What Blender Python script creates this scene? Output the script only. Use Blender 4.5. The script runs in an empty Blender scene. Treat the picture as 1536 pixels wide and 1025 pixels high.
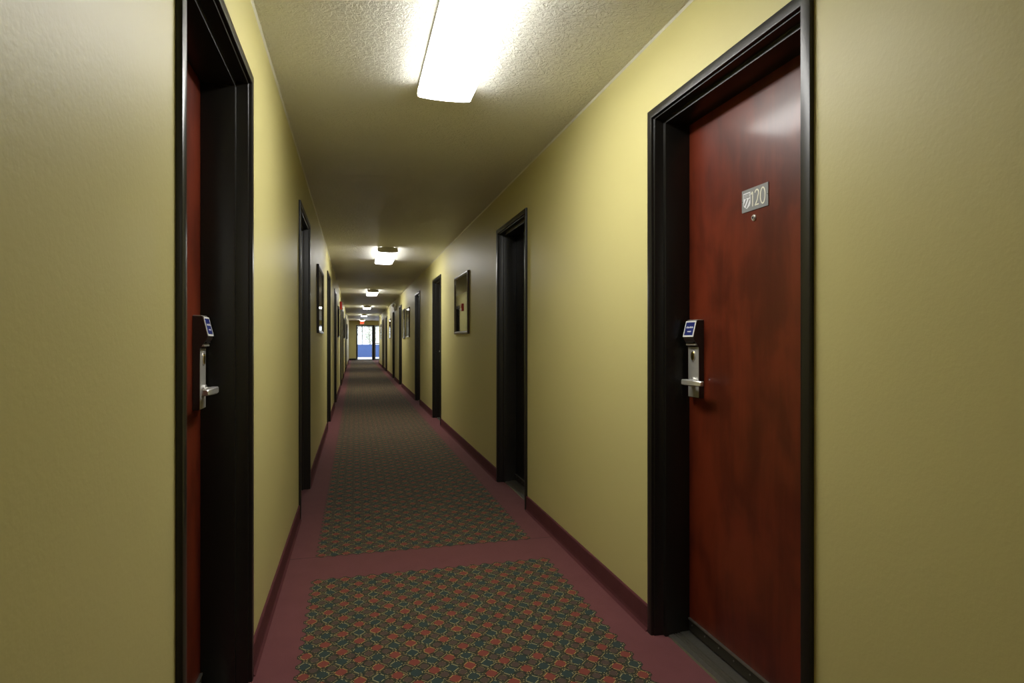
import bpy, bmesh, math, random
from mathutils import Vector, Matrix
random.seed(7)
S = bpy.context.scene
COL = S.collection
PI = math.pi

# ---------------------------------------------------------------- dimensions (metres; y runs down the corridor)
XL, XR = -0.352, 1.142            # wall faces
H = 2.355                         # ceiling
Y0, Y1 = -6.2, 37.0               # near and far end of the corridor
EYE = 1.162
DW, DH = 0.885, 2.073             # outer size of a door frame
PROUD = 0.014                     # frame stands off the wall
WT = 0.19                         # wall thickness
DOORS_R = [1.296, 3.945, 8.19, 10.93, 15.29, 18.11, 22.40, 25.20]
DOORS_L = [1.348, 4.095, 8.14, 10.93, 15.29, 18.11, 22.40, 25.20]
LIGHTS = [2.19, 8.40, 14.90, 21.50, 28.30, 34.70]
ALC_Y, ALC_X = 30.2, 2.70          # the right wall stops here and the lobby end widens to ALC_X
END_X0, END_X1, END_H = 0.12, 1.10, 2.05
EX0, EX1 = 1.165, 2.10              # second glass door beside it         # doorway in the end wall

# ---------------------------------------------------------------- node helpers
def new_mat(name):
    m = bpy.data.materials.new(name); m.use_nodes = True
    nt = m.node_tree; b = nt.nodes['Principled BSDF']
    return m, nt, b

class N:
    """tiny expression helper over math nodes"""
    def __init__(s, nt): s.nt = nt
    def m(s, op, a, b=None, c=None, clamp=False):
        n = s.nt.nodes.new('ShaderNodeMath'); n.operation = op; n.use_clamp = clamp
        for i, v in enumerate((a, b, c)):
            if v is None: continue
            if isinstance(v, (int, float)): n.inputs[i].default_value = v
            else: s.nt.links.new(v, n.inputs[i])
        return n.outputs[0]
    def mix(s, f, a, b):
        n = s.nt.nodes.new('ShaderNodeMix'); n.data_type = 'RGBA'
        for sock, v in ((n.inputs[0], f), (n.inputs[6], a), (n.inputs[7], b)):
            if isinstance(v, (int, float)): sock.default_value = v
            elif isinstance(v, tuple): sock.default_value = (*v, 1)
            else: s.nt.links.new(v, sock)
        return n.outputs[2]
    def coords(s):
        return s.nt.nodes.new('ShaderNodeTexCoord').outputs['Object']
    def noise(s, vec, scale, detail=2, rough=0.5, dist=0.0):
        n = s.nt.nodes.new('ShaderNodeTexNoise')
        n.inputs['Scale'].default_value = scale; n.inputs['Detail'].default_value = detail
        n.inputs['Roughness'].default_value = rough; n.inputs['Distortion'].default_value = dist
        s.nt.links.new(vec, n.inputs['Vector'])
        return n.outputs[0]
    def mapping(s, vec, scale=(1, 1, 1)):
        n = s.nt.nodes.new('ShaderNodeMapping'); n.inputs['Scale'].default_value = scale
        s.nt.links.new(vec, n.inputs['Vector']); return n.outputs[0]
    def sep(s, vec):
        n = s.nt.nodes.new('ShaderNodeSeparateXYZ'); s.nt.links.new(vec, n.inputs[0]); return n.outputs
    def bump(s, h, b, strength, dist):
        n = s.nt.nodes.new('ShaderNodeBump'); n.inputs['Strength'].default_value = strength
        n.inputs['Distance'].default_value = dist
        s.nt.links.new(h, n.inputs['Height']); s.nt.links.new(n.outputs[0], b.inputs['Normal'])
    def ramp(s, f, lo, hi):
        n = s.nt.nodes.new('ShaderNodeMapRange'); n.interpolation_type = 'SMOOTHSTEP'
        n.inputs[1].default_value = lo; n.inputs[2].default_value = hi
        s.nt.links.new(f, n.inputs[0]); return n.outputs[0]

def plain(name, col, rough=0.5, metal=0.0, spec=0.5, coat=0.0, var=0.06, scale=30):
    m, nt, b = new_mat(name); n = N(nt)
    f = n.noise(n.coords(), scale, 3)
    d = tuple(max(0, v * (1 - var)) for v in col); l = tuple(min(1, v * (1 + var)) for v in col)
    nt.links.new(n.mix(f, d, l), b.inputs['Base Color'])
    b.inputs['Roughness'].default_value = rough; b.inputs['Metallic'].default_value = metal
    b.inputs['Specular IOR Level'].default_value = spec
    b.inputs['Coat Weight'].default_value = coat; b.inputs['Coat Roughness'].default_value = 0.08
    return m

# ---------------------------------------------------------------- materials
def mat_wall():
    m, nt, b = new_mat('mustard_wall_paint'); n = N(nt); v = n.coords()
    blot = n.noise(v, 1.6, 3)
    nt.links.new(n.mix(blot, (0.605, 0.550, 0.232), (0.64, 0.582, 0.250)), b.inputs['Base Color'])
    b.inputs['Roughness'].default_value = 0.47; b.inputs['Specular IOR Level'].default_value = 0.5
    peel = n.m('ADD', n.noise(v, 95, 2), n.m('MULTIPLY', n.noise(v, 7, 2), 0.5))
    n.bump(peel, b, 0.10, 0.004)
    return m

def mat_ceiling():
    m, nt, b = new_mat('knockdown_ceiling_paint'); n = N(nt); v = n.coords()
    nt.links.new(n.mix(n.noise(v, 2.0, 2), (0.79, 0.78, 0.73), (0.83, 0.82, 0.77)), b.inputs['Base Color'])
    b.inputs['Roughness'].default_value = 0.40; b.inputs['Specular IOR Level'].default_value = 0.28
    a = n.ramp(n.noise(v, 17, 4, 0.55, 2.2), 0.475, 0.535)
    c = n.ramp(n.noise(v, 48, 2, 0.5, 1.5), 0.44, 0.58)
    n.bump(n.m('ADD', a, n.m('MULTIPLY', c, 0.22)), b, 0.5, 0.012)
    return m

def mat_carpet():
    m, nt, b = new_mat('hotel_carpet'); n = N(nt); v = n.coords()
    SN = 0.0036
    sn = nt.nodes.new('ShaderNodeVectorMath'); sn.operation = 'SNAP'
    nt.links.new(v, sn.inputs[0]); sn.inputs[1].default_value = (SN, SN, 1.0)
    X, Y, _ = n.sep(sn.outputs[0])
    fx0, fx1 = -0.2075, 0.9995
    p = (fx1 - fx0) / 19; q = 0.0705
    ux = n.m('DIVIDE', n.m('SUBTRACT', X, fx0), p)
    near = n.m('LESS_THAN', Y, 3.215)
    uy_n = n.m('DIVIDE', n.m('SUBTRACT', 3.065, Y), q)
    uy_f = n.m('DIVIDE', n.m('SUBTRACT', Y, 3.365), q)
    uy = n.m('ADD', n.m('MULTIPLY', near, uy_n), n.m('MULTIPLY', n.m('SUBTRACT', 1.0, near), uy_f))
    def wave(u, last):
        # cosine with ovals at half-integers; the outermost half cells run out to a pointed tip
        e = n.m('SUBTRACT', 0.5, u)
        if last: e = n.m('MAXIMUM', e, n.m('SUBTRACT', u, last - 0.5))
        e = n.m('MAXIMUM', e, 0.0)
        cs = n.m('MULTIPLY', n.m('COSINE', n.m('MULTIPLY', u, 2 * PI)), -1.0)
        return n.m('SUBTRACT', cs, n.m('MULTIPLY', n.m('MULTIPLY', e, e), 1.7))
    D = n.m('ADD', wave(ux, 19.0), wave(uy, None))
    par = n.m('MODULO', n.m('ADD', n.m('FLOOR', ux), n.m('ADD', n.m('FLOOR', uy), 40)), 2.0)   # red or green oval
    inside = n.m('MULTIPLY', n.m('MULTIPLY', n.m('GREATER_THAN', ux, 0.0), n.m('LESS_THAN', ux, 19.0)), n.m('GREATER_THAN', uy, 0.0))
    edge = n.m('LESS_THAN', n.m('MINIMUM', n.m('MINIMUM', ux, n.m('SUBTRACT', 19.0, ux)), uy), 0.5)
    cut = n.m('MULTIPLY', edge, n.m('LESS_THAN', D, -0.80))
    inside = n.m('MULTIPLY', inside, n.m('SUBTRACT', 1.0, cut))
    chk = n.m('MODULO', n.m('ADD', n.m('ADD', n.m('ROUND', n.m('DIVIDE', X, SN)), n.m('ROUND', n.m('DIVIDE', Y, SN))), 40000), 2.0)
    red, green = (0.27, 0.060, 0.044), (0.030, 0.062, 0.060)
    oval = n.mix(par, red, green)
    ground = n.mix(par, n.mix(chk, (0.026, 0.026, 0.015), (0.046, 0.040, 0.024)), n.mix(chk, (0.014, 0.030, 0.022), (0.030, 0.048, 0.032)))
    mauve = n.mix(chk, (0.080, 0.050, 0.044), (0.125, 0.086, 0.068))
    yel = n.mix(par, (0.66, 0.47, 0.15), (0.60, 0.56, 0.27))
    col = n.mix(n.m('GREATER_THAN', D, -1.12), mauve, n.mix(chk, (0.26, 0.20, 0.09), (0.10, 0.08, 0.045)))
    col = n.mix(n.m('GREATER_THAN', D, -0.95), col, ground)
    col = n.mix(n.m('LESS_THAN', n.m('ABSOLUTE', n.m('ADD', D, 0.10)), 0.085), col, n.mix(chk, (0.44, 0.36, 0.15), (0.15, 0.13, 0.065)))
    col = n.mix(n.m('GREATER_THAN', D, 0.30), col, n.mix(chk, ground, yel))
    col = n.mix(n.m('GREATER_THAN', D, 0.56), col, oval)
    # maroon border with slight pile mottling, and the seam of the two carpet lengths
    mot = n.noise(v, 9, 4, 0.6)
    maroon = n.mix(mot, (0.180, 0.056, 0.062), (0.235, 0.078, 0.085))
    col = n.mix(inside, maroon, col)
    _, Yr, _z = n.sep(v)
    seam = n.m('LESS_THAN', n.m('ABSOLUTE', n.m('SUBTRACT', Yr, 3.378)), 0.0022)
    col = n.mix(seam, col, (0.035, 0.012, 0.014))
    fib = n.noise(v, 420, 2, 0.6)
    col = n.mix(n.m('MULTIPLY', fib, 0.35), col, (0.02, 0.015, 0.012))
    nt.links.new(col, b.inputs['Base Color'])
    b.inputs['Roughness'].default_value = 0.92; b.inputs['Specular IOR Level'].default_value = 0.2
    b.inputs['Sheen Weight'].default_value = 0.08; b.inputs['Sheen Roughness'].default_value = 0.5
    n.bump(fib, b, 0.5, 0.004)
    return m

def mat_base():
    m, nt, b = new_mat('maroon_carpet_base'); n = N(nt); v = n.coords()
    nt.links.new(n.mix(n.noise(v, 14, 4, 0.6), (0.105, 0.032, 0.036), (0.140, 0.045, 0.049)), b.inputs['Base Color'])
    b.inputs['Roughness'].default_value = 0.95; b.inputs['Specular IOR Level'].default_value = 0.15
    n.bump(n.noise(v, 420, 2), b, 0.5, 0.004)
    return m

def mat_wood():
    m, nt, b = new_mat('mahogany_veneer'); n = N(nt); v = n.coords()
    g = n.noise(n.mapping(v, (1, 9, 0.9)), 3.0, 5, 0.55, 0.8)
    big = n.noise(n.mapping(v, (1, 2.6, 1.5)), 2.4, 3, 0.5, 0.4)
    f = n.m('ADD', n.m('MULTIPLY', g, 0.25), n.m('MULTIPLY', big, 0.75))
    nt.links.new(n.mix(n.ramp(f, 0.36, 0.64), (0.078, 0.0120, 0.0050), (0.150, 0.0235, 0.0082)), b.inputs['Base Color'])
    b.inputs['Roughness'].default_value = 0.36; b.inputs['Specular IOR Level'].default_value = 0.35
    b.inputs['Coat Weight'].default_value = 0.22; b.inputs['Coat Roughness'].default_value = 0.12
    n.bump(n.noise(n.mapping(v, (1, 3, 1)), 26, 2), b, 0.05, 0.003)
    return m

def mat_emit(name, col, strength, base=(0.9, 0.9, 0.88)):
    m, nt, b = new_mat(name)
    b.inputs['Base Color'].default_value = (*base, 1)
    b.inputs['Emission Color'].default_value = (*col, 1)
    b.inputs['Emission Strength'].default_value = strength
    b.inputs['Roughness'].default_value = 0.3
    return m

def mat_glass(name, tint=(0.95, 0.97, 0.97), refl=0.09):
    # thin sheet glass: mostly straight-through with a Fresnel mirror
    m = bpy.data.materials.new(name); m.use_nodes = True; nt = m.node_tree
    nt.nodes.remove(nt.nodes['Principled BSDF'])
    out = nt.nodes['Material Output']
    t = nt.nodes.new('ShaderNodeBsdfTransparent'); t.inputs[0].default_value = (*tint, 1)
    g = nt.nodes.new('ShaderNodeBsdfGlossy'); g.inputs['Roughness'].default_value = 0.02
    fr = nt.nodes.new('ShaderNodeFresnel'); fr.inputs[0].default_value = 1.5
    mx = nt.nodes.new('ShaderNodeMixShader')
    nt.links.new(fr.outputs[0], mx.inputs[0]); nt.links.new(t.outputs[0], mx.inputs[1]); nt.links.new(g.outputs[0], mx.inputs[2])
    nt.links.new(mx.outputs[0], out.inputs[0])
    return m

def mat_side():
    # clear fluted acrylic: most light passes straight through, a little glows in the plastic
    m = bpy.data.materials.new('clear_lamp_lens_side'); m.use_nodes = True; nt = m.node_tree
    nt.nodes.remove(nt.nodes['Principled BSDF'])
    t = nt.nodes.new('ShaderNodeBsdfTransparent'); t.inputs[0].default_value = (0.97, 0.97, 0.95, 1)
    e = nt.nodes.new('ShaderNodeEmission'); e.inputs[0].default_value = (1, .98, .94, 1); e.inputs[1].default_value = 3.0
    mx = nt.nodes.new('ShaderNodeMixShader'); mx.inputs[0].default_value = 0.18
    nt.links.new(t.outputs[0], mx.inputs[1]); nt.links.new(e.outputs[0], mx.inputs[2])
    nt.links.new(mx.outputs[0], nt.nodes['Material Output'].inputs[0])
    return m

M = dict(
    wall=mat_wall(), ceiling=mat_ceiling(), carpet=mat_carpet(), base=mat_base(), wood=mat_wood(),
    frame=plain('black_bronze_paint', (0.0115, 0.0105, 0.0085), 0.30, spec=0.42, var=0.1),
    sweep=plain('dark_bronze_metal', (0.055, 0.050, 0.038), 0.42, metal=0.7),
    alu=plain('dull_aluminium', (0.30, 0.29, 0.25), 0.42, metal=0.9, var=0.15, scale=80),
    chrome=plain('satin_chrome', (0.78, 0.77, 0.74), 0.30, metal=0.75),
    lockside=plain('brown_lock_housing', (0.040, 0.028, 0.024), 0.38),
    steel=plain('brushed_steel', (0.55, 0.54, 0.51), 0.42, metal=0.6),
    brass=plain('brass', (0.55, 0.40, 0.10), 0.28, metal=1.0),
    black=plain('black_plastic', (0.012, 0.012, 0.012), 0.4),
    blue=plain('blue_label', (0.018, 0.028, 0.16), 0.35),
    white=plain('white_print', (0.80, 0.80, 0.82), 0.5),
    plate=plain('grey_engraved_plate', (0.235, 0.240, 0.235), 0.45),
    cream=plain('cream_lettering', (0.83, 0.81, 0.66), 0.45),
    caulk=plain('off_white_caulk', (0.72, 0.70, 0.58), 0.6),
    cap=plain('grey_end_cap_plastic', (0.68, 0.67, 0.60), 0.5),
    housing=plain('white_enamel', (0.80, 0.80, 0.77), 0.35),
    lens=mat_emit('lit_lamp_lens', (1.0, 0.985, 0.955), 21.0),
    lens_side=mat_side(), tube=mat_emit('lit_lamp_tube', (1.0, 0.99, 0.97), 26.0),
    pic_frame=plain('brown_picture_moulding', (0.060, 0.027, 0.012), 0.32, coat=0.3),
    dark_frame=plain('dark_picture_moulding', (0.020, 0.012, 0.009), 0.35, coat=0.2),
    glass=mat_glass('clear_sheet_glass'),
    red=plain('signal_red_plastic', (0.36, 0.018, 0.012), 0.35),
    exit_red=mat_emit('lit_red_letters', (1.0, 0.10, 0.03), 2.2, (0.6, 0.03, 0.02)),
    offwhite=plain('off_white_plastic', (0.66, 0.64, 0.57), 0.4),
    lamp_glass=plain('lamp_reflector', (0.75, 0.75, 0.75), 0.12, metal=0.9),
    blue_wall=plain('blue_painted_render', (0.036, 0.074, 0.20), 0.7, scale=4),
    paving=plain('pale_paving', (0.62, 0.62, 0.70), 0.8, scale=5),
    post=plain('brown_grey_post', (0.045, 0.038, 0.032), 0.6),
    leaf=plain('tree_leaves', (0.42, 0.46, 0.34), 0.6, var=0.4, scale=4),
    bark=plain('tree_bark', (0.36, 0.32, 0.27), 0.85, var=0.3, scale=12),
    grey_metal=plain('grey_anodised_metal', (0.34, 0.35, 0.36), 0.35, metal=0.6),
)

def mat_art(name, top, bottom, blob):
    m, nt, b = new_mat(name); n = N(nt); v = n.coords()
    z = n.sep(v)[2]
    col = n.mix(n.ramp(z, 0.10, 0.42), bottom, top)
    col = n.mix(n.ramp(n.noise(v, 7, 4, 0.6, 0.5), 0.5, 0.62), col, blob)
    nt.links.new(col, b.inputs['Base Color']); b.inputs['Roughness'].default_value = 0.8
    return m
M['art_pale'] = mat_art('pale_print', (0.78, 0.74, 0.58), (0.70, 0.66, 0.48), (0.74, 0.70, 0.52))
M['art_dark'] = mat_art('dark_print', (0.16, 0.13, 0.09), (0.07, 0.05, 0.035), (0.10, 0.09, 0.05))
M['mat_board'] = plain('cream_mat_board', (0.66, 0.61, 0.44), 0.85)

# ---------------------------------------------------------------- mesh helpers
class MB:
    def __init__(s): s.bm = bmesh.new()
    def box(s, lo, hi, bevel=0.0, seg=2):
        t = bmesh.new()
        bmesh.ops.create_cube(t, size=1.0)
        for v in t.verts:
            v.co = Vector([lo[i] + (v.co[i] + 0.5) * (hi[i] - lo[i]) for i in range(3)])
        if bevel: bmesh.ops.bevel(t, geom=t.edges[:] , offset=bevel, segments=seg, affect='EDGES', profile=0.6)
        s.merge(t); return s
    def merge(s, t):
        me = bpy.data.meshes.new('tmp'); t.to_mesh(me); t.free(); s.bm.from_mesh(me); bpy.data.meshes.remove(me)
    def prism(s, pts, fn, a, b):
        """closed outline pts (u,v) swept from a to b; fn(u,v,w) -> xyz"""
        n = len(pts)
        A = [s.bm.verts.new(fn(u, v, a)) for u, v in pts]; B = [s.bm.verts.new(fn(u, v, b)) for u, v in pts]
        for i in range(n):
            j = (i + 1) % n; s.bm.faces.new((A[i], A[j], B[j], B[i]))
        s.bm.faces.new(A[::-1]); s.bm.faces.new(B); return s
    def cyl(s, c, axis, r, h, seg=24, r2=None):
        t = bmesh.new()
        bmesh.ops.create_cone(t, cap_ends=True, segments=seg, radius1=r, radius2=r if r2 is None else r2, depth=h)
        q = Vector((0, 0, 1)).rotation_difference(Vector(axis)).to_matrix().to_4x4()
        bmesh.ops.transform(t, matrix=Matrix.Translation(c) @ q, verts=t.verts)
        s.merge(t); return s
    def tube(s, pts, r, seg=12):
        rings = []
        for i, p in enumerate(pts):
            p = Vector(p); d = (Vector(pts[min(i + 1, len(pts) - 1)]) - Vector(pts[max(i - 1, 0)])).normalized()
            a = d.orthogonal().normalized() if abs(d.z) > .9 else d.cross(Vector((0, 0, 1))).normalized()
            b = d.cross(a); rr = r[i] if isinstance(r, (list, tuple)) else r
            rings.append([s.bm.verts.new(p + rr * (math.cos(2 * PI * k / seg) * a + math.sin(2 * PI * k / seg) * b)) for k in range(seg)])
        for A, B in zip(rings, rings[1:]):
            for k in range(seg):
                j = (k + 1) % seg; s.bm.faces.new((A[k], A[j], B[j], B[k]))
        s.bm.faces.new(rings[0][::-1]); s.bm.faces.new(rings[-1]); return s
    def ribbon(s, pts, w, fn, d0, d1, closed=False):
        """flat pen stroke of width w through 2-D pts, thickness d0..d1; fn(u,v,d) -> xyz"""
        n = len(pts); L = []; R = []
        for i in range(n):
            a = pts[(i - 1) % n] if closed or i else pts[0]; b = pts[(i + 1) % n] if closed or i < n - 1 else pts[-1]
            dx, dy = b[0] - a[0], b[1] - a[1]; l = math.hypot(dx, dy) or 1
            nx, ny = -dy / l * w / 2, dx / l * w / 2
            L.append((pts[i][0] + nx, pts[i][1] + ny)); R.append((pts[i][0] - nx, pts[i][1] - ny))
        V = [[s.bm.verts.new(fn(*q, d)) for q in P] for P, d in ((L, d0), (R, d0), (L, d1), (R, d1))]
        for i in range(n if closed else n - 1):
            j = (i + 1) % n
            s.bm.faces.new((V[2][i], V[2][j], V[3][j], V[3][i])); s.bm.faces.new((V[0][i], V[1][i], V[1][j], V[0][j]))
            s.bm.faces.new((V[0][i], V[0][j], V[2][j], V[2][i])); s.bm.faces.new((V[1][i], V[3][i], V[3][j], V[1][j]))
        if not closed:
            for i in (0, n - 1): s.bm.faces.new((V[0][i], V[2][i], V[3][i], V[1][i]))
        return s
    def build(s, name, mat, parent=None, smooth=False):
        bmesh.ops.recalc_face_normals(s.bm, faces=s.bm.faces)
        me = bpy.data.meshes.new(name); s.bm.to_mesh(me); s.bm.free()
        me.materials.append(mat if not isinstance(mat, str) else M[mat])
        if smooth:
            for p in me.polygons: p.use_smooth = True
            try: me.set_sharp_from_angle(angle=math.radians(38))
            except Exception: pass
        o = bpy.data.objects.new(name, me); COL.objects.link(o)
        if parent: o.parent = parent
        return o

def tag(o, label=None, cat=None, group=None, kind=None):
    if label: o['label'] = label
    if cat: o['category'] = cat
    if group: o['group'] = group
    if kind: o['kind'] = kind
    return o
def thing(name, loc, label, cat, group=None, kind=None):
    o = bpy.data.objects.new(name, None); COL.objects.link(o); o.location = loc
    o.empty_display_size = 0.1
    return tag(o, label, cat, group, kind)
def copy_tree(o, parent=None):
    c = o.copy(); COL.objects.link(c)
    if parent: c.parent = parent
    for ch in list(o.children): copy_tree(ch, c)
    return c

# ---------------------------------------------------------------- room shell
def wall_with_doors(name, x0, x1, doors, yend, label):
    w = MB(); y = Y0
    ops = sorted([(d + 0.03, d + DW - 0.03, DH - 0.03) for d in doors])
    for a, b, hgt in ops:
        w.box((x0, y, 0), (x1, a, H)); w.box((x0, a, hgt), (x1, b, H)); y = b
    w.box((x0, y, 0), (x1, yend, H))
    o = w.build(name, 'wall'); tag(o, label, 'wall', kind='structure'); return o
wall_with_doors('wall_right', XR, XR + WT, DOORS_R, ALC_Y, 'long mustard yellow wall on the right, holding door 120')
wall_with_doors('wall_left', XL - WT, XL, DOORS_L, Y1 + 0.16, 'long mustard yellow wall on the left of the corridor')
w = MB()
w.box((XL, Y1, 0), (END_X0, Y1 + 0.16, H)); w.box((END_X1, Y1, 0), (EX0, Y1 + 0.16, H)); w.box((EX1, Y1, 0), (ALC_X, Y1 + 0.16, H))
w.box((END_X0, Y1, END_H), (END_X1, Y1 + 0.16, H)); w.box((EX0, Y1, END_H), (EX1, Y1 + 0.16, H))
tag(MB().box((ALC_X, ALC_Y - .15, 0), (ALC_X + .15, Y1 + .16, H)).box((XR + WT, ALC_Y - .15, 0), (ALC_X, ALC_Y, H)).build('wall_lobby', 'wall'), 'yellow walls of the wider corridor end, right of the exit door', 'wall', kind='structure')
tag(w.build('wall_far', 'wall'), 'yellow end wall around the bright doorway at the far end', 'wall', kind='structure')
tag(MB().box((XL - WT, Y0 - 0.15, 0), (XR + WT, Y0, H)).build('wall_near', 'wall'), 'yellow wall closing the corridor behind the viewer', 'wall', kind='structure')
tag(MB().box((XL - WT - 0.2, Y0 - 0.15, -0.12), (XR + WT + 0.2, Y1 + 0.16, 0)).box((XR + WT + .2, ALC_Y - .15, -.12), (ALC_X + .15, Y1 + .16, 0)).build('floor', 'carpet'), 'maroon bordered carpet with green and red oval trellis pattern', 'carpet', kind='structure')
tag(MB().box((XL - WT - 0.2, Y0 - 0.15, H), (XR + WT + 0.2, Y1 + 0.16, H + 0.15)).box((XR + WT + .2, ALC_Y - .15, H), (ALC_X + .15, Y1 + .16, H + .15)).build('ceiling', 'ceiling'), 'textured off-white ceiling with a row of surface lights', 'ceiling', kind='structure')

def baseboard(name, x, sgn, doors, yend, label):
    b = MB(); y = Y0
    prof = [(0, 0), (0.019, 0), (0.011, 0.010), (0.009, 0.024), (0.009, 0.094), (0.006, 0.099), (0, 0.099)]
    for a, e in sorted([(d - 0.001, d + DW + 0.001) for d in doors]) + [(yend, yend)]:
        b.prism(prof, lambda u, v, t: (x + sgn * u, t, v), y, a); y = e
    tag(b.build(name, 'base', smooth=False), label, 'baseboard', kind='structure')
baseboard('baseboard_right', XR, -1, DOORS_R, ALC_Y, 'maroon carpet base along the right wall')
baseboard('baseboard_left', XL, 1, DOORS_L, Y1, 'maroon carpet base along the left wall')
tag(MB().box((XL + 0.02, Y1 - 0.012, 0), (END_X0 - 0.06, Y1, 0.10)).build('baseboard_far', 'black'), 'black baseboard on the far end wall', 'baseboard', kind='structure')
for i, (x, sg, side) in enumerate(((XR, -1, 'right'), (XL, 1, 'left'))):
    t = MB().prism([(0, 0), (0.007, 0), (0, -0.007)], lambda u, v, y: (x + sg * u, y, H + v), Y0, ALC_Y if i == 0 else Y1)
    tag(t.build('trim_%d' % (i + 1), 'caulk'), 'thin pale caulk line between ceiling and %s wall' % side, 'trim', kind='structure')

# ---------------------------------------------------------------- guest room doors
PROFILE = [(0, .0135), (0, .0035), (.001, .001), (.0035, 0), (.0300, 0), (.0328, .0008), (.0340, .0035),
           (.0340, .0110), (.0348, .0120), (.0385, .0120), (.0396, .0128), (.0400, .0145), (.0400, .0490), (.0407, .0500), (.0552, .0500), (.0566, .0507),
           (.0572, .0522), (.0572, .1550), (.0410, .1550), (.0410, .2000), (.0300, .2000), (.0300, .0135)]
LEAF_Q = 0.156
def make_door(side, latch_far, leaf_mat='wood'):
    """local axes: y along the wall, x into the wall (times side), z up; origin at near bottom outer corner of the frame, on its face"""
    d = bpy.data.objects.new('door_1', None); COL.objects.link(d); d.empty_display_size = 0.1
    P = lambda q, a, z: (side * q, a, z)
    A = (lambda a: a) if latch_far else (lambda a: DW - a)
    f = MB(); bm = f.bm; rings = []
    for p, q in PROFILE:
        rings.append([bm.verts.new(P(q, *c)) for c in ((p, 0), (p, DH - p), (DW - p, DH - p), (DW - p, 0))])
    n = len(rings)
    for i in range(n):
        R, T = rings[i], rings[(i + 1) % n]
        for k in range(3): bm.faces.new((R[k], R[k + 1], T[k + 1], T[k]))
    bm.faces.new([r[0] for r in rings]); bm.faces.new([r[3] for r in rings][::-1])
    f.build('door_frame', 'frame', d, smooth=True)
    def bx(q0, a0, z0, q1, a1, z1, bev=0.0, mb=None):
        mb = mb or MB()
        lo = P(q0, min(A(a0), A(a1)), z0); hi = P(q1, max(A(a0), A(a1)), z1)
        return mb.box(tuple(min(l, h) for l, h in zip(lo, hi)), tuple(max(l, h) for l, h in zip(lo, hi)), bev)
    leaf = bx(LEAF_Q, .0425, .014, LEAF_Q + .042, DW - .0425, DH - .0425, .001).build('door_leaf', leaf_mat, d)
    # sweep: dark strip with a paler top lip and rivets
    sw = bx(LEAF_Q - .006, .060, .018, LEAF_Q, DW - .060, .060, .0008).build('door_sweep', 'sweep', leaf)
    lip = bx(LEAF_Q - .009, .060, .060, LEAF_Q, DW - .060, .067, .001).build('sweep_lip', 'alu', leaf)
    rv = MB()
    for k in range(9): rv.cyl(P(LEAF_Q - .0065, .085 + k * (DW - .17) / 8, .045), (1, 0, 0), .0032, .003, 10)
    rv.build('sweep_rivets', 'alu', leaf)
    # peephole
    ph = MB(); z = 1.571
    for r, q0, q1 in ((.0105, -.003, .002), (.0075, -.006, -.001)):
        ph.cyl(P(LEAF_Q + (q0 + q1) / 2, DW / 2 - .013, z), (1, 0, 0), r, q1 - q0, 24)
    ph.build('peephole', 'chrome', leaf, smooth=True)
    pl = MB().cyl(P(LEAF_Q - .0062, DW / 2 - .013, z), (1, 0, 0), .004, .0015, 16).build('peephole_lens', 'black', leaf)
    # threshold
    pr = [(.062, 0), (.066, .006), (.086, .008), (.087, .0055), (.090, .0055), (.091, .0085), (.097, .0085), (.098, .006), (.101, .006), (.102, .0095), (.108, .0095),
          (.109, .007), (.112, .007), (.113, .0115), (.150, .0125), (.198, .0125), (.198, 0)]
    MB().prism(pr, lambda q, zz, a: P(q, a, zz), .0574, DW - .0574).build('threshold', 'alu', d)
    # electronic lock: a = distance from the frame's outer latch-side edge is measured from the far end
    a1, a0 = DW - .0835, DW - .1585           # far and near edge of the lock
    q_leaf = LEAF_Q
    # body side profile (q out of leaf as positive o, z)
    outline = [(0, .942), (.018, .942), (.021, .946), (.021, 1.136), (.030, 1.150), (.0425, 1.168), (.0445, 1.176), (.0300, 1.238), (.026, 1.241), (0, 1.241)]
    lock = MB().prism(outline, lambda o, zz, a: P(q_leaf - o, A(a), zz), a0, a1)
    bmesh.ops.bevel(lock.bm, geom=[e for e in lock.bm.edges], offset=.0012, segments=2, affect='EDGES')
    lock = lock.build('electronic_lock', 'lockside', d, smooth=True)
    def face(o, a, b, z0, z1, th, mb): return bx(q_leaf - o - th, a, z0, q_leaf - o, b, z1, .0008, mb)
    face(.0205, a0 + .001, a1 - .001, .945, 1.137, .0022, MB()).build('front_plate', 'steel', lock)
    # slanted label panel: along the hood face from (.0300,1.238) to (.0445,1.176)
    p0, p1 = Vector((.0300, 1.2375)), Vector((.0445, 1.1765)); e = (p1 - p0); nrm = Vector((-e.y, e.x)).normalized()
    if nrm.x < 0: nrm = -nrm
    def hood(u, vv, dd):   # u 0..1 across (near->far), vv 0..1 down, dd out
        pt = p0 + e * vv + nrm * dd; return P(q_leaf - pt.x, A(a0 + (a1 - a0) * u), pt.y)
    rect = lambda m, u0, u1, v0, v1, d0, d1: m.prism([(u0, v0), (u1, v0), (u1, v1), (u0, v1)], hood, d0, d1)
    rect(MB(), .01, .99, .0, 1.0, .0002, .0022).build('label_bezel', 'housing', lock)
    rect(MB(), .10, .90, .09, .90, .0022, .0026).build('blue_label', 'blue', lock)
    tx = MB()
    fu = lambda x: (1 - x) if (side > 0) == latch_far else x   # reading direction left to right
    x = .20
    for wd, hh in ((.07, .8), (.05, 1), (.08, .7), (.06, .7), (.05, 1), (.07, .8), (.05, 1), (.06, .7)):
        rect(tx, *sorted((fu(x), fu(x + wd * .8))), .46 - .12 * hh, .46, .0026, .0029); x += wd + .02
    rect(tx, *sorted((fu(.36), fu(.70))), .64, .70, .0026, .0029)
    tx.prism([(fu(.62), .61), (fu(.74), .67), (fu(.62), .73)], hood, .0026, .0029)
    tx.build('label_print', 'white', lock)
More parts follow.
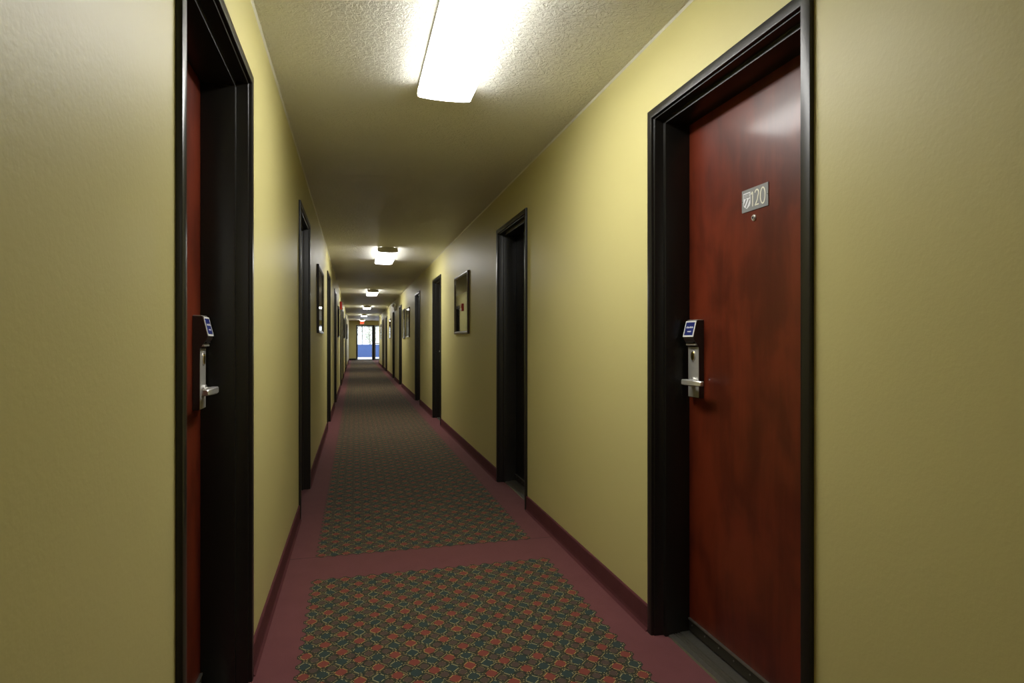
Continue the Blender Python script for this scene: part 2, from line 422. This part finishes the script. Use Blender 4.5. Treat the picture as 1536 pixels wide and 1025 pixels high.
    bx(q_leaf - .0262, a0 + .001, 1.2395, q_leaf - .002, a1 - .001, 1.2425, .0008).build('top_edge', 'steel', lock)
    # card slot under the hood
    bx(q_leaf - .0395, a0 + .010, 1.154, q_leaf - .030, a1 - .010, 1.158, 0).build('card_slot', 'black', lock)
    bx(q_leaf - .0345, a0 + .004, 1.144, q_leaf - .024, a1 - .004, 1.150, .001).build('slot_lip', 'steel', lock)
    ac = (a0 + a1) / 2
    # key cylinder: oval chrome ring, brass face and slot
    oval = lambda rw, rh, o0, o1: MB().prism([(ac + rw * math.cos(2 * PI * k / 28), 1.103 + rh * math.sin(2 * PI * k / 28)) for k in range(28)],
                                           lambda a, zz, o: P(q_leaf - o, A(a), zz), o0, o1)
    oval(.0145, .0200, .022, .0255).build('cylinder_ring', 'chrome', lock, smooth=True)
    oval(.0115, .0165, .0255, .0275).build('key_cylinder', 'brass', lock, smooth=True)
    bx(q_leaf - .0282, ac - .0012, 1.094, q_leaf - .027, ac + .0012, 1.112).build('keyhole', 'black', lock)
    # lever: round rose, neck, chunky bar pointing away from the latch edge
    MB().cyl(P(q_leaf - .0265, A(ac), 1.003), (1, 0, 0), .019, .009, 28).build('lever_rose', 'chrome', lock, smooth=True)
    lv = MB().cyl(P(q_leaf - .043, A(ac), 1.003), (1, 0, 0), .0105, .034, 20)
    sec = lambda hh, o0, o1: [(o0, -hh), (o1 - .003, -hh), (o1, -hh + .003), (o1, hh - .003), (o1 - .003, hh), (o0, hh)]
    bm = lv.bm; st = [(ac + .014, .0105, .048, .066), (ac - .010, .0115, .048, .068), (ac - .06, .0105, .049, .066), (ac - .104, .0095, .046, .062), (ac - .108, .0075, .047, .060)]
    rg = [[bm.verts.new(P(q_leaf - o, A(a), 1.003 + zz)) for o, zz in sec(hh, o0, o1)] for a, hh, o0, o1 in st]
    for R, T in zip(rg, rg[1:]):
        for k in range(6): bm.faces.new((R[k], R[(k + 1) % 6], T[(k + 1) % 6], T[k]))
    bm.faces.new(rg[0]); bm.faces.new(rg[-1][::-1])
    lv.build('lever', 'chrome', lock, smooth=True)
    return d

def number_plate(d, side):
    """the 120 plate of the nearest right-hand door; u to the reader's right"""
    a_left, z0, wd, hg = 0.492, 1.597, 0.135, 0.0755
    fn = lambda u, v, o: (side * (LEAF_Q - o), a_left - u, z0 + v)
    rect = lambda m, u0, u1, v0, v1, o0, o1: m.prism([(u0, v0), (u1, v0), (u1, v1), (u0, v1)], fn, o0, o1)
    pm = rect(MB(), 0, wd, 0, hg, .0, .0025)
    pm.build_obj = None
    pl = pm.build('number_plate', 'plate', d)
    sc = MB()
    for u in (.0035, wd - .0035):
        sc.prism([(u + .0016 * math.cos(k * PI / 6), hg / 2 + .0016 * math.sin(k * PI / 6)) for k in range(12)], fn, .0025, .0034)
    sc.build('plate_screws', 'sweep', pl)
    # shield: white outline with lettered band on top and diagonal stripes below
    sh = MB(); cx, w2, top, bot = .0275, .0185, .0645, .0105
    pts = [(cx - w2, top), (cx + w2, top), (cx + w2, .026), (cx + w2 * .78, .0185), (cx, bot), (cx - w2 * .78, .0185), (cx - w2, .026)]
    sh.prism(pts, fn, .0025, .0030)
    sh.build('shield_emblem', 'white', pl)
    st = MB()
    rect(st, cx - w2 + .0025, cx + w2 - .0025, .0465, .0610, .0030, .0033)
    for lo, hi in (((cx - .0145, .0245), (cx - .0020, .0440)), ((cx - .0040, .0150), (cx + .0140, .0420))):
        st.ribbon([lo, hi], .0062, fn, .0030, .0033)
    st.build('shield_stripes', 'plate', pl)
    tx = MB()
    for k in range(4):
        u = cx - w2 + .0065 + k * .0083
        tx.ribbon([(u - .002, .0490), (u - .002, .0585), (u + .002, .0585), (u + .002, .0490)] if k % 2 else [(u + .002, .0585), (u - .002, .0560), (u + .002, .0520), (u - .002, .0490)], .0014, fn, .0033, .0036)
    tx.build('shield_lettering', 'white', pl)
    W = .0044; b, t = .0125, .0640
    g1 = MB().ribbon([(.0500, t - .010), (.0565, t - .002), (.0580, t - .006), (.0580, b)], W, fn, .0025, .0032); g1.build('digit_one', 'cream', pl)
    c, r = .0790, .0092
    two = [(c + r * math.cos(x), t - r * 1.25 + r * 1.25 * math.sin(x)) for x in [PI - .25 - k * (PI + .55) / 14 for k in range(15)]] + [(c + .003, b + .018), (c - r + .001, b + .002)]
    m2 = MB().ribbon(two, W, fn, .0025, .0032); m2.ribbon([(c - r - .001, b + W / 2), (c + r + .0005, b + W / 2)], W, fn, .0025, .0032); m2.build('digit_two', 'cream', pl)
    c = .1090
    MB().ribbon([(c + .0115 * math.cos(2 * PI * k / 36), (t + b) / 2 + (t - b) / 2 * math.sin(2 * PI * k / 36)) for k in range(36)], W, fn, .0025, .0032, True).build('digit_zero', 'cream', pl)

protos = {}
ORD = ['nearest', 'second', 'third', 'fourth', 'fifth', 'sixth', 'seventh', 'eighth']
n = 0
for side, doors, x in ((1, DOORS_R, XR - PROUD), (-1, DOORS_L, XL + PROUD)):
    for i, y in enumerate(doors):
        far = i % 2 == 0; key = (side, far, 'frame' if (side, i) == (1, 1) else 'wood'); n += 1
        if key not in protos:
            d = protos[key] = make_door(*key)
        else:
            d = copy_tree(protos[key])
        d.name = 'door_%d' % n; d.location = (x, y, 0)
        s = 'right' if side > 0 else 'left'
        if side > 0 and i == 0: lab = 'mahogany guest room door marked 120 in a black frame, nearest on right wall'
        elif i == 0: lab = 'narrowly seen mahogany guest room door in black frame, nearest on left wall'
        elif i == 1 and side > 0: lab = 'black door in a black frame on right wall, next after door 120'
        else: lab = 'black framed guest room doorway in yellow wall, %s from the viewer on the %s' % (ORD[i], s)
        tag(d, lab, 'door', 'guest room doors along the corridor', 'structure')
# the plate belongs to door 120 only
number_plate(bpy.data.objects['door_1'], 1)

# ---------------------------------------------------------------- ceiling lights
LX = 0.405
def make_light():
    r = bpy.data.objects.new('ceiling_light', None); COL.objects.link(r)
    L2 = 0.61
    sec = [(.095, -.004), (.113, -.009), (.1200, -.0155), (.1225, -.024), (.125, -.044), (.1245, -.056), (.121, -.0625), (.112, -.066), (.070, -.0695), (.035, -.071)]
    sec = sec + [(0, -.0715)] + [(-a, b) for a, b in sec[::-1]]
    MB().box((-.075, -L2, -.012), (.075, L2, 0), .001).build('housing', 'housing', r)
    MB().box((-.116, -L2 + .008, -.0605), (.116, L2 - .008, -.0585)).build('light_stop', 'housing', r)  # unseen slab added to stop the lens shining up onto the ceiling
    m = MB(); bm = m.bm
    A = [bm.verts.new((u, -L2 + .006, v)) for u, v in sec]; B = [bm.verts.new((u, L2 - .006, v)) for u, v in sec]
    for k in range(len(sec) - 1): bm.faces.new((A[k], A[k + 1], B[k + 1], B[k]))
    dif = m.build('diffuser', 'lens', r, smooth=True)
    # orient outwards
    me = dif.data
    if me.polygons[9].normal.z > 0: me.flip_normals()
    me.materials.append(M['lens_side']); me.materials.append(M['housing'])
    for p in me.polygons:
        if max(me.vertices[v].co.z for v in p.vertices) > -.016: p.material_index = 2
        elif abs(p.normal.z) < .75: p.material_index = 1   # the fluted sides are dimmer than the bottom
    for sg in (-1, 1):
        MB().cyl((sg * .062, 0, -.040), (0, 1, 0), .013, 2 * L2 - .05, 16).build('fluorescent_tube', 'tube', r, smooth=True)
    for sg in (-1, 1):
        cap = MB().prism([(u * 1.012, v * 1.012) for u, v in sec], lambda u, v, t: (u, t, min(v, -.0005)), sg * (L2 - .007), sg * (L2 + .004))
        cap.build('end_cap', 'cap', r)
    return r
light0 = make_light()
LLAB = ['large lit ceiling light nearest the viewer, cut by the top of the picture', 'lit ceiling light with grey end cap, second along the corridor', 'lit ceiling light third along the corridor',
        'small lit ceiling light fourth along the corridor, before the smoke detector', 'lit ceiling light fifth along the corridor, beyond the smoke detector', 'tiny farthest lit ceiling light, just before the exit sign']
for i, y in enumerate(LIGHTS):
    o = light0 if i == 0 else copy_tree(light0)
    o.location = (LX, y, H); tag(o, LLAB[i], 'ceiling light', 'ceiling lights along the corridor')
o = copy_tree(light0); o.location = (LX, -4.0, H); tag(o, 'added ceiling light behind the viewer, outside the picture', 'ceiling light', 'ceiling lights along the corridor')  # unseen light added to continue the row and light the foreground

# ---------------------------------------------------------------- framed pictures
def make_picture(side, w, h, fm, art, board=True):
    r = bpy.data.objects.new('framed_picture', None); COL.objects.link(r)
    P = lambda q, a, z: (-side * q, a, z)
    f = MB(); bm = f.bm; rings = []
    for p, q in [(0, .001), (0, .018), (.004, .023), (.016, .024), (.026, .017), (.030, .015), (.030, .001)]:
        rings.append([bm.verts.new(P(q, a, z)) for a, z in ((p, p), (w - p, p), (w - p, h - p), (p, h - p))])
    for i in range(len(rings)):
        R, T = rings[i], rings[(i + 1) % len(rings)]
        for k in range(4): bm.faces.new((R[k], R[(k + 1) % 4], T[(k + 1) % 4], T[k]))
    f.build('frame', fm, r, smooth=False)
    b = .030
    MB().box(*[tuple(t) for t in zip(*[sorted(z) for z in zip(P(.002, b, b), P(.006, w - b, h - b))])]).build('mat_board', 'mat_board', r)
    b = .105 if board else .034
    MB().box(*[tuple(t) for t in zip(*[sorted(z) for z in zip(P(.006, b, b), P(.0072, w - b, h - b))])]).build('print', art, r)
    b = .0295
    MB().box(*[tuple(t) for t in zip(*[sorted(z) for z in zip(P(.010, b, b), P(.0125, w - b, h - b))])]).build('glass', 'glass', r)
    return r
pr = make_picture(1, .86, .655, 'pic_frame', 'art_pale'); pl_ = make_picture(-1, .90, .655, 'dark_frame', 'art_dark')
PZ = 1.236
RL = ['brown framed picture on right wall just past second doorway, reflecting yellow', 'brown framed picture on right wall between fourth and fifth doorways',
      'brown framed picture on right wall between sixth and seventh doorways', 'tiny brown framed picture on right wall past the eighth doorway']
LLp = ['dark framed picture on left wall just past second doorway, with bright glints', 'dark framed picture on left wall between fourth and fifth doorways',
       'dark framed picture on left wall between sixth and seventh doorways', 'tiny dark framed picture on left wall past the eighth doorway']
for i, y in enumerate((6.09, 13.02, 20.08, 27.20)):
    o = pr if i == 0 else copy_tree(pr); o.location = (XR, y, PZ); tag(o, RL[i], 'picture', 'framed pictures along the corridor')
for i, y in enumerate((5.96, 13.02, 20.05, 27.20)):
    o = pl_ if i == 0 else copy_tree(pl_); o.location = (XL, y, PZ); tag(o, LLp[i], 'picture', 'framed pictures along the corridor')
o = make_picture(1, .64, .70, 'dark_frame', 'art_dark', False); o.location = (XR, 14.24, 1.215)
tag(o, 'dark framed picture on right wall right beside the fifth doorway', 'picture', 'framed pictures along the corridor')

# ---------------------------------------------------------------- small fittings
# fire alarm, left wall
t = thing('fire_alarm', (XL, 14.75, 1.90), 'red fire alarm strobe on left wall before the fifth doorway', 'fire alarm')
MB().box((-.001, -.065, 0), (.055, .065, .185), .008).build('alarm_body', 'red', t)
MB().box((.055, -.05, .015), (.078, .05, .065), .008).build('strobe_lens', 'housing', t)
g = MB()
for k in range(5): g.box((.0545, -.045, .085 + k * .017), (.0575, .045, .094 + k * .017))
g.build('sounder_grille', 'dark_frame', t)
# emergency light, right wall
t = thing('emergency_light', (XR, 17.55, 2.03), 'off-white twin lamp emergency light on right wall before the sixth doorway', 'emergency light')
MB().box((-.07, -.15, 0), (0, .15, .115), .008).build('battery_box', 'offwhite', t)
for sg in (-1, 1):
    hd = MB().cyl((-.045, sg * .105, .145), (-.35, -1, -.12), .042, .062, 24, .050).build('lamp_head', 'offwhite', t, smooth=True)
    dn = Vector((-.35, -1, -.12)).normalized(); c = Vector((-.045, sg * .105, .145)) + dn * .031
    MB().cyl(c, dn, .044, .006, 24).build('lamp_lens', 'lamp_glass', hd)
    MB().cyl((-.045, sg * .105, .112), (0, 0, 1), .012, .03, 12).build('lamp_neck', 'offwhite', hd)
# smoke detector on the ceiling
t = thing('smoke_detector', (.50, 23.2, H), 'round smoke detector on the ceiling beyond the fourth light', 'smoke detector')
MB().cyl((0, 0, -.008), (0, 0, 1), .068, .016, 32).build('mounting_plate', 'offwhite', t, smooth=True)
MB().cyl((0, 0, -.032), (0, 0, 1), .040, .034, 32, .060).build('sensor_housing', 'offwhite', t, smooth=True)
MB().cyl((0, 0, -.052), (0, 0, 1), .022, .008, 24).build('sensor_grille', 'black', t)
# exit sign
t = thing('exit_sign', (.42, Y1 - .025, 2.135), 'lit red and white EXIT sign on the end wall above the far doorway', 'exit sign')
MB().box((-.135, -.025, 0), (.135, .025, .185), .006).build('sign_housing', 'housing', t)
fn = lambda u, v, d: (u, -.0255 - d, v)
Wd = .017; zb, zt = .030, .155
def letter(strokes):
    m = MB()
    for s_ in strokes: m.ribbon(s_, Wd, fn, 0, .002)
    m.build('letter', 'exit_red', t)
e = -.112
letter([[(e, zb), (e, zt)], [(e, zt - Wd / 2), (e + .042, zt - Wd / 2)], [(e, zb + Wd / 2), (e + .042, zb + Wd / 2)], [(e, .0925), (e + .036, .0925)]])
e = -.052
letter([[(e, zb), (e + .050, zt)], [(e, zt), (e + .050, zb)]])
letter([[(.024, zb), (.024, zt)]])
e = .048
letter([[(e, zt - Wd / 2), (e + .064, zt - Wd / 2)], [(e + .032, zb), (e + .032, zt)]])

# ---------------------------------------------------------------- far end: doorway, glazed side doors, outside
d = thing('door_17', (0, Y1, 0), 'bright glass exit door in black frame at the corridor end', 'door', kind='structure')
f = MB(); fw0, fw1 = .062, .115
f.box((END_X0 - .05, -.016, 0), (END_X0 + .015, .12, END_H + .05), .002).box((END_X1 - .085, -.016, 0), (END_X1 + .035, .12, END_H + .05), .002)
f.box((END_X0 + .015, -.016, END_H - .015), (END_X1 - .085, .12, END_H + .05), .002)
f.build('door_frame', 'frame', d)
lf = MB(); gx0, gx1 = END_X0 + .017, END_X1 - .087
lf.box((gx0, .05, .012), (gx0 + .028, .09, END_H - .02)).box((gx1 - .028, .05, .012), (gx1, .09, END_H - .02))
lf.box((gx0 + .028, .05, END_H - .06), (gx1 - .028, .09, END_H - .02)).box((gx0 + .028, .05, .012), (gx1 - .028, .09, .05))
lf = lf.build('door_leaf', 'grey_metal', d)
MB().box((gx0 + .028, .067, .05), (gx1 - .028, .073, END_H - .06)).build('glass_pane', 'glass', lf)
MB().box((gx0, -.014, 0), (gx1, .115, .011)).build('threshold', 'alu', d)

d = thing('door_18', (0, Y1, 0), 'second glass exit door, right of the corridor end, seen as a bright strip', 'door', kind='structure')
f = MB()
f.box((EX0 - .028, -.014, 0), (EX0 + .012, .12, END_H + .05), .002).box((EX1 - .012, -.014, 0), (EX1 + .05, .12, END_H + .05), .002)
f.box((EX0 + .012, -.014, END_H - .015), (EX1 - .012, .12, END_H + .05), .002)
f.build('door_frame', 'grey_metal', d)
lf = MB(); g0, g1 = EX0 + .014, EX1 - .014
lf.box((g0, .05, .012), (g0 + .022, .09, END_H - .02)).box((g1 - .05, .05, .012), (g1, .09, END_H - .02))
lf.box((g0 + .022, .05, END_H - .06), (g1 - .05, .09, END_H - .02)).box((g0 + .022, .05, .012), (g1 - .05, .09, .08))
lf = lf.build('door_leaf', 'grey_metal', d)
MB().box((g0 + .022, .067, .08), (g1 - .05, .073, END_H - .06)).build('glass_pane', 'glass', lf)
MB().box((g0 + .01, -.03, .965), (g1 - .01, .01, 1.02), .006).box((g0 + .012, .008, .975), (g0 + .06, .05, 1.01)).box((g1 - .06, .008, .975), (g1 - .012, .05, 1.01)).build('push_bar', 'grey_metal', lf)
MB().box((g0, -.014, 0), (g1, .115, .011)).build('threshold', 'alu', d)

tag(MB().box((-8, Y1 + .16, -.2), (16, 60, -.02)).build('ground', 'paving'), 'pale paving outside the far glass door', 'paving', kind='structure')
t = thing('parapet_wall', (.45, 44.4, -.02), 'blue painted low wall outside the far glass door', 'wall')
MB().box((-3.5, 0, 0), (3.5, .18, .88)).build('wall_body', 'blue_wall', t)
MB().box((-3.52, -.02, .88), (3.52, .20, .91), .005).build('coping', 'blue_wall', t)
t = thing('porch_post', (.50, 44.9, -.02), 'slim brown post standing outside behind the blue wall', 'post')
MB().box((-.03, -.03, 0), (.03, .03, 3.2), .004).build('shaft', 'post', t)
MB().box((-.07, -.07, 0), (.07, .07, .02), .002).build('base_plate', 'post', t)
def tree(x, y, hgt, rad, nleaf, label):
    t = thing('tree', (x, y, -.02), label, 'tree', 'trees outside the far door')
    tr = MB().tube([(0, 0, 0), (.04, .02, hgt * .3), (-.03, .05, hgt * .6), (.02, 0, hgt * .92)], [.10, .08, .055, .02], 10)
    for k in range(9):
        a = k * 2.4; z = hgt * (.34 + .055 * k)
        tr.tube([(0, .02, z), (rad * .45 * math.cos(a), rad * .45 * math.sin(a), z + .35), (rad * .8 * math.cos(a), rad * .8 * math.sin(a), z + .55)], [.035, .02, .008], 6)
    tr.build('trunk', 'bark', t)
    m = MB(); bm = m.bm
    for k in range(nleaf):
        while True:
            p = Vector((random.uniform(-1, 1), random.uniform(-1, 1), random.uniform(-1, 1)))
            if .25 < p.length < 1: break
        c = Vector((p.x * rad, p.y * rad, hgt * .66 + p.z * hgt * .36))
        u = Vector((random.gauss(0, 1), random.gauss(0, 1), random.gauss(0, 1))).normalized() * random.uniform(.05, .09); v = u.orthogonal().normalized() * u.length * .55
        q = [bm.verts.new(c + s_) for s_ in (-u, v, u, -v)]; bm.faces.new(q)
    m.build('foliage', 'leaf', t)
tree(1.15, 50.5, 3.0, .8, 700, 'small leafy tree seen through the right half of the far door')
tree(-.35, 55, 4.2, 1.2, 700, 'leafy tree seen through the left side of the far door')

# ---------------------------------------------------------------- daylight
W = bpy.data.worlds.new('overcast_sky'); S.world = W; W.use_nodes = True
bg = W.node_tree.nodes['Background']; bg.inputs[0].default_value = (0.86, 0.92, 1.0, 1); bg.inputs[1].default_value = 3.2

# ---------------------------------------------------------------- camera
cam = bpy.data.cameras.new('camera'); co = bpy.data.objects.new('camera', cam); COL.objects.link(co)
cam.sensor_width = 36; cam.lens = 36 * 900 / 1536; cam.clip_start = 0.02; cam.clip_end = 300
cam.shift_y = -1.2 / 1536
co.location = (0, 0, EYE); co.rotation_euler = (PI / 2, 0, -math.radians(14.664))
S.camera = co

S.view_settings.view_transform = 'Standard'; S.view_settings.look = 'None'
S.view_settings.gamma = 1.0; S.view_settings.use_curve_mapping = False
S.view_settings.exposure = 0.25
